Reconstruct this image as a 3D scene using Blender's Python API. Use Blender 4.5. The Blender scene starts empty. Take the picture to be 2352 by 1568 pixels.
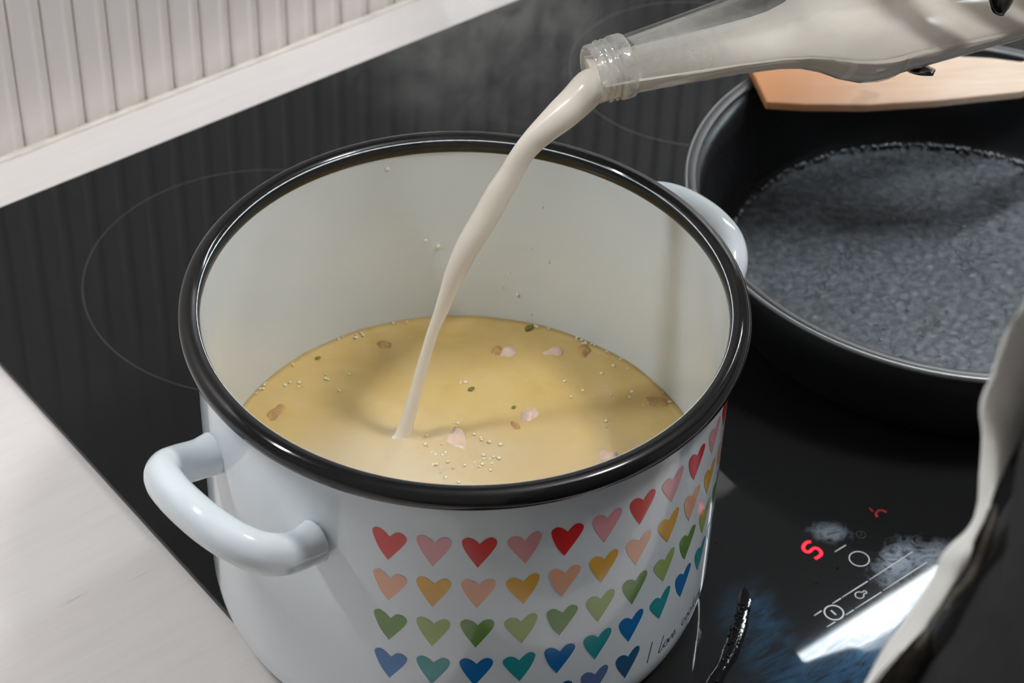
import bpy, bmesh, math, random
from mathutils import Vector, Matrix, noise
R = math.radians
random.seed(7)
scene = bpy.context.scene
COL = scene.collection

# ------------------------------------------------------------------ camera
cam_data = bpy.data.cameras.new('camera')
cam = bpy.data.objects.new('camera', cam_data)
COL.objects.link(cam)
right = Vector((0.78368375, -0.62047823, 0.02909548))
up = Vector((0.38960419, 0.52748423, 0.75496289))
fwd = Vector((0.48378544, 0.58031643, -0.65512174))
cam.matrix_world = Matrix(((right.x, up.x, -fwd.x, -0.41406), (right.y, up.y, -fwd.y, -0.52651),
                           (right.z, up.z, -fwd.z, 0.71309), (0, 0, 0, 1)))
cam_data.sensor_width = 36.0
cam_data.lens = 36.0 * 5004.75 / 2352.0
cam_data.clip_start = 0.02
cam_data.dof.use_dof = True
cam_data.dof.focus_distance = 0.86
cam_data.dof.aperture_fstop = 17.0
scene.camera = cam

# ------------------------------------------------------------------ ambient light, exposure
world = bpy.data.worlds.new('room_ambient')
scene.world = world
world.use_nodes = True
world.node_tree.nodes['Background'].inputs[0].default_value = (0.50, 0.485, 0.475, 1)
world.node_tree.nodes['Background'].inputs[1].default_value = 0.45
STRIP_LEFT, STRIP_RIGHT, CEILING = 155.0, 85.0, 84.0
vs = scene.view_settings
vs.view_transform = 'Standard'
vs.look = 'None'
vs.gamma = 1.0
vs.use_curve_mapping = False
vs.exposure = 0.0
scene.cycles.max_bounces = 5
scene.cycles.diffuse_bounces = 4
scene.cycles.glossy_bounces = 3
scene.cycles.volume_bounces = 0
scene.cycles.use_adaptive_sampling = True
scene.cycles.adaptive_threshold = 0.10
scene.cycles.adaptive_min_samples = 16
scene.cycles.transparent_max_bounces = 16
scene.cycles.sample_clamp_indirect = 4.0
scene.cycles.volume_step_rate = 4.0
scene.cycles.volume_max_steps = 64

# ------------------------------------------------------------------ material helpers
def new_mat(name):
    m = bpy.data.materials.new(name)
    m.use_nodes = True
    nt = m.node_tree
    return m, nt, nt.nodes['Principled BSDF'], nt.nodes['Material Output']

def node(nt, kind, **kw):
    n = nt.nodes.new(kind)
    for k, v in kw.items():
        if k in n.inputs.keys() if hasattr(n.inputs, 'keys') else False:
            n.inputs[k].default_value = v
        else:
            setattr(n, k, v)
    return n

def mat(name, col, rough=0.5, metal=0.0, spec=0.5, coat=0.0, sss=0.0, bump=None, vary=None):
    """plain material; bump = (scale, strength, distance); vary = (scale, amount)"""
    m, nt, b, out = new_mat(name)
    b.inputs['Base Color'].default_value = (*col, 1)
    b.inputs['Roughness'].default_value = rough
    b.inputs['Metallic'].default_value = metal
    b.inputs['Specular IOR Level'].default_value = spec
    b.inputs['Coat Weight'].default_value = coat
    b.inputs['Coat Roughness'].default_value = 0.05
    if sss:
        b.inputs['Subsurface Weight'].default_value = sss
        b.inputs['Subsurface Radius'].default_value = (0.006, 0.004, 0.003)
        b.inputs['Subsurface Scale'].default_value = 1.0
    tc = node(nt, 'ShaderNodeTexCoord')
    if vary:
        n = node(nt, 'ShaderNodeTexNoise', Scale=vary[0], Detail=4.0)
        nt.links.new(tc.outputs['Object'], n.inputs['Vector'])
        r = ramp(nt, n.outputs['Fac'], [(0.3, tuple(c * (1 - vary[1]) for c in col)), (0.7, tuple(min(1, c * (1 + vary[1])) for c in col))])
        nt.links.new(r, b.inputs['Base Color'])
    if bump:
        n = node(nt, 'ShaderNodeTexNoise', Scale=bump[0], Detail=4.0)
        nt.links.new(tc.outputs['Object'], n.inputs['Vector'])
        bp = node(nt, 'ShaderNodeBump', Strength=bump[1], Distance=bump[2])
        nt.links.new(n.outputs['Fac'], bp.inputs['Height'])
        nt.links.new(bp.outputs['Normal'], b.inputs['Normal'])
    return m

def ramp(nt, fac, stops):
    r = nt.nodes.new('ShaderNodeValToRGB')
    e = r.color_ramp.elements
    while len(e) < len(stops):
        e.new(0.5)
    for el, (p, c) in zip(e, stops):
        el.position = p
        el.color = (*c, 1) if len(c) == 3 else c
    nt.links.new(fac, r.inputs['Fac'])
    return r.outputs['Color']

def mth(nt, op, a, b=None, clamp=False):
    n = nt.nodes.new('ShaderNodeMath')
    n.operation = op
    n.use_clamp = clamp
    for i, v in enumerate((a, b)):
        if v is None:
            continue
        if isinstance(v, (int, float)):
            n.inputs[i].default_value = v
        else:
            nt.links.new(v, n.inputs[i])
    return n.outputs[0]

def mixc(nt, fac, a, b):
    n = nt.nodes.new('ShaderNodeMix')
    n.data_type = 'RGBA'
    for sock, v in ((n.inputs[0], fac), (n.inputs[6], a), (n.inputs[7], b)):
        if isinstance(v, (int, float)):
            sock.default_value = v
        elif isinstance(v, tuple):
            sock.default_value = (*v, 1)
        else:
            nt.links.new(v, sock)
    return n.outputs[2]

def coords(nt, scale=(1, 1, 1), loc=(0, 0, 0)):
    tc = nt.nodes.new('ShaderNodeTexCoord')
    mp = nt.nodes.new('ShaderNodeMapping')
    mp.inputs['Scale'].default_value = scale
    mp.inputs['Location'].default_value = loc
    nt.links.new(tc.outputs['Object'], mp.inputs['Vector'])
    return mp.outputs['Vector']

def noise_f(nt, vec, scale, detail=4.0, rough=0.55, dist=0.0):
    n = nt.nodes.new('ShaderNodeTexNoise')
    n.inputs['Scale'].default_value = scale
    n.inputs['Detail'].default_value = detail
    n.inputs['Roughness'].default_value = rough
    n.inputs['Distortion'].default_value = dist
    nt.links.new(vec, n.inputs['Vector'])
    return n.outputs['Fac']

def smooth(nt, v, lo, hi):
    n = nt.nodes.new('ShaderNodeMapRange')
    n.interpolation_type = 'SMOOTHSTEP'
    n.inputs['From Min'].default_value = lo
    n.inputs['From Max'].default_value = hi
    nt.links.new(v, n.inputs['Value'])
    return n.outputs['Result']

def dist_to(nt, vec, p, sx=1.0, sy=1.0, ang=0.0):
    """distance in the XY plane from a point, in stretched rotated axes"""
    mp = nt.nodes.new('ShaderNodeMapping')
    mp.vector_type = 'TEXTURE'
    mp.inputs['Location'].default_value = (p[0], p[1], 0)
    mp.inputs['Rotation'].default_value = (0, 0, ang)
    mp.inputs['Scale'].default_value = (sx, sy, 1)
    nt.links.new(vec, mp.inputs['Vector'])
    sp = nt.nodes.new('ShaderNodeSeparateXYZ')
    nt.links.new(mp.outputs[0], sp.inputs[0])
    a = mth(nt, 'MULTIPLY', sp.outputs[0], sp.outputs[0])
    b = mth(nt, 'MULTIPLY', sp.outputs[1], sp.outputs[1])
    return mth(nt, 'SQRT', mth(nt, 'ADD', a, b))

def bump_to(nt, b, h, strength, distance):
    bp = nt.nodes.new('ShaderNodeBump')
    bp.inputs['Strength'].default_value = strength
    bp.inputs['Distance'].default_value = distance
    nt.links.new(h, bp.inputs['Height'])
    nt.links.new(bp.outputs['Normal'], b.inputs['Normal'])

def emit(name, col, strength):
    m, nt, b, out = new_mat(name)
    b.inputs['Base Color'].default_value = (0, 0, 0, 1)
    b.inputs['Emission Color'].default_value = (*col, 1)
    b.inputs['Emission Strength'].default_value = strength
    return m

# ------------------------------------------------------------------ mesh helpers
def link(name, me, m=None, parent=None, smooth_it=True):
    o = bpy.data.objects.new(name, me)
    COL.objects.link(o)
    if m is not None and not me.materials:
        me.materials.append(m)
    if smooth_it:
        for p in me.polygons:
            p.use_smooth = True
    if parent is not None:
        o.parent = parent
    return o

def mesh(name, verts, faces):
    me = bpy.data.meshes.new(name)
    me.from_pydata([tuple(v) for v in verts], [], faces)
    me.update()
    return me

def tag(o, label, cat, group=None, kind=None):
    o['label'] = label
    o['category'] = cat
    if group:
        o['group'] = group
    if kind:
        o['kind'] = kind
    return o

def root(name, label, cat, loc=(0, 0, 0), group=None):
    o = bpy.data.objects.new(name, None)
    COL.objects.link(o)
    o.location = loc
    o.empty_display_size = 0.02
    return tag(o, label, cat, group)

def lathe(name, prof, n=96, closed=False):
    """prof = [(r, z)] turned about z; r = 0 ends become poles; closed joins last to first"""
    v, f, rings = [], [], []
    for r, z in prof:
        if r < 1e-7:
            rings.append([len(v)])
            v.append((0, 0, z))
        else:
            rings.append(list(range(len(v), len(v) + n)))
            v += [(r * math.cos(2 * math.pi * i / n), r * math.sin(2 * math.pi * i / n), z) for i in range(n)]
    pairs = list(zip(rings, rings[1:])) + ([(rings[-1], rings[0])] if closed else [])
    for a, b in pairs:
        for i in range(n):
            j = (i + 1) % n
            if len(a) == 1 and len(b) == 1:
                continue
            if len(a) == 1:
                f.append((a[0], b[j], b[i]))
            elif len(b) == 1:
                f.append((a[i], a[j], b[0]))
            else:
                f.append((a[i], a[j], b[j], b[i]))
    me = mesh(name, v, f)
    fix_normals(me)
    return me

def fix_normals(me):
    bm = bmesh.new()
    bm.from_mesh(me)
    bmesh.ops.recalc_face_normals(bm, faces=bm.faces)
    bm.to_mesh(me)
    bm.free()

def catmull(pts, per=6, closed=False):
    pts = [Vector(p) for p in pts]
    n = len(pts)
    out = []
    rng = range(n) if closed else range(n - 1)
    for i in rng:
        g = (lambda k: pts[k % n]) if closed else (lambda k: pts[max(0, min(n - 1, k))])
        p0, p1, p2, p3 = g(i - 1), g(i), g(i + 1), g(i + 2)
        for k in range(per):
            t = k / per
            out.append(0.5 * ((2 * p1) + (p2 - p0) * t + (2 * p0 - 5 * p1 + 4 * p2 - p3) * t * t + (3 * p1 - p0 - 3 * p2 + p3) * t ** 3))
    if not closed:
        out.append(pts[-1].copy())
    return out

def tube(name, path, radii, n=16, ref=(0, 0, 1), caps=True, flat=1.0, closed=False):
    """sweep: radius per point (float or (a along ref, b across)), ref kept as the section's up"""
    path = [Vector(p) for p in path]
    ref = Vector(ref)
    v, f = [], []
    m = len(path)
    for i, p in enumerate(path):
        if closed:
            t = path[(i + 1) % m] - path[i - 1]
        else:
            t = path[min(i + 1, m - 1)] - path[max(i - 1, 0)]
        t.normalize()
        s = t.cross(ref)
        if s.length < 1e-5:
            s = t.cross(Vector((1, 0.3, 0)))
        s.normalize()
        u = s.cross(t).normalized()
        r = radii[i] if isinstance(radii, (list, tuple)) else radii
        ra, rb = r if isinstance(r, (list, tuple)) else (r, r * flat)
        for k in range(n):
            a = 2 * math.pi * k / n
            v.append(p + u * (ra * math.sin(a)) + s * (rb * math.cos(a)))
    for i in range(m if closed else m - 1):
        j = (i + 1) % m
        for k in range(n):
            l = (k + 1) % n
            f.append((i * n + k, i * n + l, j * n + l, j * n + k))
    if caps and not closed:
        f.append(tuple(range(n - 1, -1, -1)))
        f.append(tuple((m - 1) * n + k for k in range(n)))
    me = mesh(name, v, f)
    fix_normals(me)
    return me

def box(name, lo, hi, bevel=0.0, seg=2):
    bm = bmesh.new()
    bmesh.ops.create_cube(bm, size=1.0)
    for vt in bm.verts:
        vt.co = Vector([(lo[i] + hi[i]) / 2 + vt.co[i] * (hi[i] - lo[i]) for i in range(3)])
    if bevel:
        bmesh.ops.bevel(bm, geom=list(bm.edges), offset=bevel, segments=seg, profile=0.5, affect='EDGES')
    me = bpy.data.meshes.new(name)
    bm.to_mesh(me)
    bm.free()
    return me

def rounded_slab(name, x0, x1, y0, y1, z0, z1, rad, bev):
    pts = []
    for cx, cy, a0 in ((x1 - rad, y1 - rad, 0), (x0 + rad, y1 - rad, 90), (x0 + rad, y0 + rad, 180), (x1 - rad, y0 + rad, 270)):
        for k in range(7):
            a = R(a0 + 15 * k)
            pts.append((cx + rad * math.cos(a), cy + rad * math.sin(a), math.cos(a), math.sin(a)))
    n = len(pts)
    v, f = [], []
    for z, ins in ((z0, 0), (z1 - bev, 0), (z1 - bev * 0.3, bev * 0.3), (z1, bev)):
        v += [(p[0] - p[2] * ins, p[1] - p[3] * ins, z) for p in pts]
    for L in range(3):
        for i in range(n):
            j = (i + 1) % n
            f.append((L * n + i, L * n + j, (L + 1) * n + j, (L + 1) * n + i))
    f.append(tuple(range(3 * n, 4 * n)))
    f.append(tuple(range(n - 1, -1, -1)))
    return mesh(name, v, f)

def line_strip(name, pts, width, z, closed=False, thick=0.00012):
    """flat printed stroke on a horizontal plane, a very thin solid"""
    return tube(name, [(p[0], p[1], z) for p in pts], [(thick, width / 2)] * len(pts), n=8, ref=(0, 0, 1), closed=closed)

def blob(name, r, seed, squash=(1, 1, 1), amp=0.25, freq=1.2, sub=3):
    bm = bmesh.new()
    bmesh.ops.create_icosphere(bm, subdivisions=sub, radius=1.0)
    for vt in bm.verts:
        d = vt.co.normalized()
        k = 1 + amp * noise.noise(d * freq + Vector((seed * 7.3, seed * 3.1, seed)))
        vt.co = Vector((d.x * squash[0], d.y * squash[1], d.z * squash[2])) * (r * k)
    me = bpy.data.meshes.new(name)
    bm.to_mesh(me)
    bm.free()
    return me

def spheres(name, items, sub=2, squash=0.8):
    bm = bmesh.new()
    for x, y, z, r in items:
        bmesh.ops.create_icosphere(bm, subdivisions=sub, radius=r, matrix=Matrix.Translation((x, y, z)) @ Matrix.Diagonal((1, 1, squash, 1)))
    me = bpy.data.meshes.new(name)
    bm.to_mesh(me)
    bm.free()
    return me

# ------------------------------------------------------------------ materials
def m_counter():
    m, nt, b, out = new_mat('white_painted_wood')
    v = coords(nt, (6, 70, 40))
    g = noise_f(nt, v, 3.0, 6, 0.6, 0.4)
    v2 = coords(nt, (14, 190, 30), (3, 1, 0))
    s = noise_f(nt, v2, 1.6, 3, 0.5, 0.2)
    base = ramp(nt, g, [(0.28, (0.70, 0.655, 0.63)), (0.66, (0.735, 0.69, 0.67))])
    scr = smooth(nt, s, 0.70, 0.76)
    col = mixc(nt, mth(nt, 'MULTIPLY', scr, 0.45), base, (0.42, 0.38, 0.35))
    nt.links.new(col, b.inputs['Base Color'])
    b.inputs['Roughness'].default_value = 0.42
    bump_to(nt, b, mth(nt, 'SUBTRACT', g, mth(nt, 'MULTIPLY', scr, 0.6)), 0.25, 0.0006)
    return m

def m_plank():
    m, nt, b, out = new_mat('cream_painted_board')
    v = coords(nt, (1, 1, 1))
    n1 = noise_f(nt, v, 9, 4, 0.6)
    n2 = noise_f(nt, v, 55, 4, 0.65)
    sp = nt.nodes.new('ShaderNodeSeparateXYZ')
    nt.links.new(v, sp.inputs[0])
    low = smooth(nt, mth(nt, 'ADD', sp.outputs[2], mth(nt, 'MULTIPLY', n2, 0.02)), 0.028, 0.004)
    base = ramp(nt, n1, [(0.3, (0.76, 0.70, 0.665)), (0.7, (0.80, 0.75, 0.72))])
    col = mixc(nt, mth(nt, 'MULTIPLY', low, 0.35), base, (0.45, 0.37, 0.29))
    nt.links.new(col, b.inputs['Base Color'])
    b.inputs['Roughness'].default_value = 0.38
    bump_to(nt, b, n2, 0.12, 0.0006)
    return m

def m_cooktop():
    m, nt, b, out = new_mat('black_glass')
    b.inputs['Base Color'].default_value = (0.0135, 0.0138, 0.0142, 1)
    b.inputs['Specular IOR Level'].default_value = 0.17
    v = coords(nt)
    f1 = noise_f(nt, v, 14, 4, 0.6, 0.6)
    rr = nt.nodes.new('ShaderNodeMapRange')
    rr.inputs['From Min'].default_value = 0.3
    rr.inputs['From Max'].default_value = 0.75
    rr.inputs['To Min'].default_value = 0.02
    rr.inputs['To Max'].default_value = 0.05
    nt.links.new(f1, rr.inputs['Value'])
    nt.links.new(rr.outputs[0], b.inputs['Roughness'])
    # greasy film front left of the controls; blue lamp glow painted into its tint
    film = nt.nodes.new('ShaderNodeBsdfPrincipled')
    film.inputs['Base Color'].default_value = (0.006, 0.012, 0.022, 1)
    film.inputs['Roughness'].default_value = 0.33
    film.inputs['Specular IOR Level'].default_value = 0.9
    film.inputs['Specular Tint'].default_value = (0.10, 0.50, 1.0, 1)
    vs_ = coords(nt, (1, 1, 1))
    streak = noise_f(nt, coords(nt, (30, 110, 1)), 1.5, 5, 0.65, 1.2)
    cloud = noise_f(nt, vs_, 45, 5, 0.6, 0.8)
    d1 = dist_to(nt, vs_, (0.088, -0.146), 0.060, 0.020, R(-8))
    d2 = dist_to(nt, vs_, (0.150, -0.150), 0.060, 0.016, R(4))
    d3 = dist_to(nt, vs_, (0.078, -0.112), 0.016, 0.034, R(-25))
    def soft(d, lo=0.45, hi=1.25):
        return smooth(nt, mth(nt, 'ADD', d, mth(nt, 'MULTIPLY', mth(nt, 'SUBTRACT', cloud, 0.5), 0.9)), hi, lo)
    area = mth(nt, 'MAXIMUM', mth(nt, 'MAXIMUM', soft(d1), soft(d2)), mth(nt, 'MULTIPLY', soft(d3), 0.5))
    fm = mth(nt, 'MULTIPLY', area, smooth(nt, streak, 0.28, 0.62))
    mx = nt.nodes.new('ShaderNodeMixShader')
    nt.links.new(mth(nt, 'MULTIPLY', fm, 0.55), mx.inputs[0])
    nt.links.new(b.outputs[0], mx.inputs[1])
    nt.links.new(film.outputs[0], mx.inputs[2])
    # dried pale starch smears beside the controls
    st = nt.nodes.new('ShaderNodeBsdfPrincipled')
    st.inputs['Base Color'].default_value = (0.42, 0.49, 0.58, 1)
    st.inputs['Roughness'].default_value = 0.45
    st.inputs['Specular Tint'].default_value = (0.7, 0.85, 1.0, 1)
    wisp = noise_f(nt, vs_, 85, 4, 0.55, 3.0)
    wisp2 = noise_f(nt, vs_, 230, 4, 0.6, 0.5)
    def patch(p, sx, sy, a):
        d = dist_to(nt, vs_, p, sx, sy, R(a))
        return smooth(nt, mth(nt, 'ADD', d, mth(nt, 'MULTIPLY', mth(nt, 'SUBTRACT', wisp, 0.5), 1.7)), 1.05, 0.25)
    a1 = mth(nt, 'MULTIPLY', patch((0.1468, -0.0855), 0.0115, 0.0075, -40), 0.6)
    a2 = patch((0.160, -0.1170), 0.0190, 0.0115, 12)
    a3 = mth(nt, 'MULTIPLY', patch((0.172, -0.1225), 0.0170, 0.0095, -10), 0.9)
    a4 = mth(nt, 'MULTIPLY', patch((0.147, -0.122), 0.0070, 0.0060, 10), 0.6)
    s = mth(nt, 'MAXIMUM', mth(nt, 'MAXIMUM', a1, a2), mth(nt, 'MAXIMUM', a3, a4))
    s = mth(nt, 'MULTIPLY', s, smooth(nt, mth(nt, 'ADD', mth(nt, 'MULTIPLY', wisp, 0.75), mth(nt, 'MULTIPLY', wisp2, 0.25)), 0.26, 0.60))
    mx2 = nt.nodes.new('ShaderNodeMixShader')
    nt.links.new(mth(nt, 'MULTIPLY', s, 0.62), mx2.inputs[0])
    nt.links.new(mx.outputs[0], mx2.inputs[1])
    nt.links.new(st.outputs[0], mx2.inputs[2])
    nt.links.new(mx2.outputs[0], out.inputs['Surface'])
    return m

def m_soup():
    m, nt, b, out = new_mat('creamy_broth')
    v = coords(nt)
    n1 = noise_f(nt, v, 22, 5, 0.55, 1.4)
    n2 = noise_f(nt, v, 120, 5, 0.6, 0.8)
    d = dist_to(nt, v, (-0.026, 0.020), 0.052, 0.046, R(-35))
    d2 = dist_to(nt, v, (0.018, -0.030), 0.085, 0.050, R(-35))
    milk = smooth(nt, mth(nt, 'ADD', d, mth(nt, 'MULTIPLY', mth(nt, 'SUBTRACT', n1, 0.5), 1.1)), 1.25, 0.15)
    milk2 = smooth(nt, mth(nt, 'ADD', d2, mth(nt, 'MULTIPLY', mth(nt, 'SUBTRACT', n1, 0.5), 1.3)), 1.25, 0.35)
    broth = ramp(nt, n1, [(0.25, (0.57, 0.385, 0.125)), (0.5, (0.635, 0.45, 0.175)), (0.75, (0.665, 0.495, 0.225))])
    c1 = mixc(nt, mth(nt, 'MULTIPLY', milk2, 0.75), broth, (0.60, 0.46, 0.265))
    c2 = mixc(nt, mth(nt, 'MULTIPLY', milk, 0.90), c1, (0.66, 0.54, 0.37))
    fleck = mth(nt, 'MULTIPLY', smooth(nt, n2, 0.66, 0.78), 0.35)
    c3 = mixc(nt, fleck, c2, (0.72, 0.58, 0.34))
    nt.links.new(c3, b.inputs['Base Color'])
    b.inputs['Roughness'].default_value = 0.16
    b.inputs['Specular IOR Level'].default_value = 0.35
    dd = dist_to(nt, v, (-0.006, 0.030), 1, 1)
    rip = smooth(nt, dd, 0.06, 0.005)
    h = mth(nt, 'ADD', mth(nt, 'MULTIPLY', n2, 0.4), mth(nt, 'MULTIPLY', noise_f(nt, v, 60, 3, 0.5, 0.5), rip))
    bump_to(nt, b, h, 0.35, 0.0012)
    return m

def m_pan():
    m, nt, b, out = new_mat('greasy_nonstick')
    v = coords(nt)
    n1 = noise_f(nt, v, 40, 6, 0.7, 0.6)
    n2 = noise_f(nt, v, 210, 5, 0.7, 0.4)
    n3 = noise_f(nt, v, 90, 5, 0.65, 1.0)
    sp = nt.nodes.new('ShaderNodeSeparateXYZ')
    nt.links.new(v, sp.inputs[0])
    rad = dist_to(nt, v, (0, 0), 1, 1)
    floor_ = smooth(nt, rad, 0.118, 0.112)
    burnt = mth(nt, 'MULTIPLY', smooth(nt, n3, 0.62, 0.68), floor_)
    spk = smooth(nt, n2, 0.44, 0.60)
    film = mth(nt, 'MULTIPLY', mth(nt, 'MULTIPLY', smooth(nt, n1, 0.25, 0.55), mth(nt, 'ADD', mth(nt, 'MULTIPLY', spk, 0.62), 0.38)), floor_)
    base = mixc(nt, film, (0.013, 0.013, 0.014), (0.086, 0.096, 0.112))
    col = mixc(nt, burnt, base, (0.010, 0.009, 0.008))
    nt.links.new(col, b.inputs['Base Color'])
    rg = mth(nt, 'ADD', mth(nt, 'MULTIPLY', n1, 0.35), mth(nt, 'MULTIPLY', film, 0.05))
    nt.links.new(mth(nt, 'ADD', rg, 0.14), b.inputs['Roughness'])
    nt.links.new(mth(nt, 'ADD', mth(nt, 'MULTIPLY', floor_, 0.45), 0.25), b.inputs['Specular IOR Level'])
    b.inputs['Specular Tint'].default_value = (0.86, 0.94, 1.0, 1)
    h = mth(nt, 'ADD', mth(nt, 'MULTIPLY', n2, mth(nt, 'MULTIPLY', floor_, 1.0)), mth(nt, 'MULTIPLY', n3, mth(nt, 'MULTIPLY', floor_, 0.5)))
    bump_to(nt, b, h, 0.9, 0.0014)
    return m

def m_glass(name='clear_glass_with_milk_film', f0=0.012, f1=0.035, r0=0.035):
    m, nt, b, out = new_mat(name)
    lw = nt.nodes.new('ShaderNodeLayerWeight')
    lw.inputs['Blend'].default_value = 0.5
    refl = mth(nt, 'ADD', mth(nt, 'MULTIPLY', mth(nt, 'POWER', lw.outputs['Facing'], 5.0), 0.75), r0)
    gl = nt.nodes.new('ShaderNodeBsdfGlossy')
    gl.inputs['Roughness'].default_value = 0.04
    tr = nt.nodes.new('ShaderNodeBsdfTransparent')
    tr.inputs['Color'].default_value = (0.97, 0.98, 0.98, 1)
    df = nt.nodes.new('ShaderNodeBsdfDiffuse')
    df.inputs['Color'].default_value = (0.72, 0.70, 0.66, 1)
    tl = nt.nodes.new('ShaderNodeBsdfTranslucent')
    tl.inputs['Color'].default_value = (0.72, 0.70, 0.66, 1)
    hz = nt.nodes.new('ShaderNodeMixShader')
    hz.inputs[0].default_value = 0.5
    nt.links.new(df.outputs[0], hz.inputs[1])
    nt.links.new(tl.outputs[0], hz.inputs[2])
    v = coords(nt)
    n1 = noise_f(nt, v, 90, 5, 0.6, 0.5)
    film = nt.nodes.new('ShaderNodeMapRange')
    film.inputs['From Min'].default_value = 0.3
    film.inputs['From Max'].default_value = 0.7
    film.inputs['To Min'].default_value = f0
    film.inputs['To Max'].default_value = f1
    nt.links.new(n1, film.inputs['Value'])
    m1 = nt.nodes.new('ShaderNodeMixShader')
    nt.links.new(film.outputs[0], m1.inputs[0])
    nt.links.new(tr.outputs[0], m1.inputs[1])
    nt.links.new(hz.outputs[0], m1.inputs[2])
    m2 = nt.nodes.new('ShaderNodeMixShader')
    nt.links.new(refl, m2.inputs[0])
    nt.links.new(m1.outputs[0], m2.inputs[1])
    nt.links.new(gl.outputs[0], m2.inputs[2])
    nt.links.new(m2.outputs[0], out.inputs['Surface'])
    return m

def m_film():
    m, nt, b, out = new_mat('milk_film')
    df = nt.nodes.new('ShaderNodeBsdfDiffuse')
    df.inputs['Color'].default_value = (0.60, 0.58, 0.55, 1)
    tl = nt.nodes.new('ShaderNodeBsdfTranslucent')
    tl.inputs['Color'].default_value = (0.60, 0.58, 0.55, 1)
    a = nt.nodes.new('ShaderNodeMixShader')
    a.inputs[0].default_value = 0.4
    nt.links.new(df.outputs[0], a.inputs[1])
    nt.links.new(tl.outputs[0], a.inputs[2])
    tr = nt.nodes.new('ShaderNodeBsdfTransparent')
    n1 = noise_f(nt, coords(nt), 130, 5, 0.65, 0.6)
    r_ = nt.nodes.new('ShaderNodeMapRange')
    r_.inputs['From Min'].default_value = 0.3
    r_.inputs['From Max'].default_value = 0.75
    r_.inputs['To Min'].default_value = 0.38
    r_.inputs['To Max'].default_value = 0.56
    nt.links.new(n1, r_.inputs['Value'])
    spz = nt.nodes.new('ShaderNodeSeparateXYZ')
    nt.links.new(coords(nt), spz.inputs[0])
    fade = smooth(nt, spz.outputs[2], 0.080, 0.030)
    mx = nt.nodes.new('ShaderNodeMixShader')
    nt.links.new(mth(nt, 'MULTIPLY', r_.outputs[0], fade), mx.inputs[0])
    nt.links.new(tr.outputs[0], mx.inputs[1])
    nt.links.new(a.outputs[0], mx.inputs[2])
    nt.links.new(mx.outputs[0], out.inputs['Surface'])
    return m

def m_wood():
    m, nt, b, out = new_mat('oiled_beech')
    v = coords(nt, (10, 90, 60))
    g = noise_f(nt, v, 1.6, 6, 0.6, 0.8)
    v2 = coords(nt)
    k = noise_f(nt, v2, 28, 3, 0.5)
    sp = nt.nodes.new('ShaderNodeSeparateXYZ')
    nt.links.new(v2, sp.inputs[0])
    wet = smooth(nt, mth(nt, 'ADD', sp.outputs[0], mth(nt, 'MULTIPLY', k, 0.05)), 0.150, 0.02)
    base = ramp(nt, g, [(0.3, (0.52, 0.39, 0.285)), (0.65, (0.62, 0.49, 0.38))])
    col = mixc(nt, mth(nt, 'MULTIPLY', wet, 0.95), base, (0.50, 0.205, 0.07))
    col = mixc(nt, mth(nt, 'MULTIPLY', smooth(nt, k, 0.66, 0.74), 0.45), col, (0.34, 0.20, 0.11))
    nt.links.new(col, b.inputs['Base Color'])
    b.inputs['Roughness'].default_value = 0.5
    bump_to(nt, b, g, 0.15, 0.0004)
    return m

def m_fabric(name, c0, c1, scale=900, rough=0.9):
    m, nt, b, out = new_mat(name)
    v = coords(nt)
    n1 = noise_f(nt, v, scale, 3, 0.7)
    n2 = noise_f(nt, v, 60, 4, 0.6)
    col = ramp(nt, mth(nt, 'ADD', mth(nt, 'MULTIPLY', n1, 0.5), mth(nt, 'MULTIPLY', n2, 0.5)), [(0.35, c0), (0.65, c1)])
    nt.links.new(col, b.inputs['Base Color'])
    b.inputs['Roughness'].default_value = rough
    b.inputs['Specular IOR Level'].default_value = 0.15
    bump_to(nt, b, n1, 0.5, 0.0008)
    return m

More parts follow.
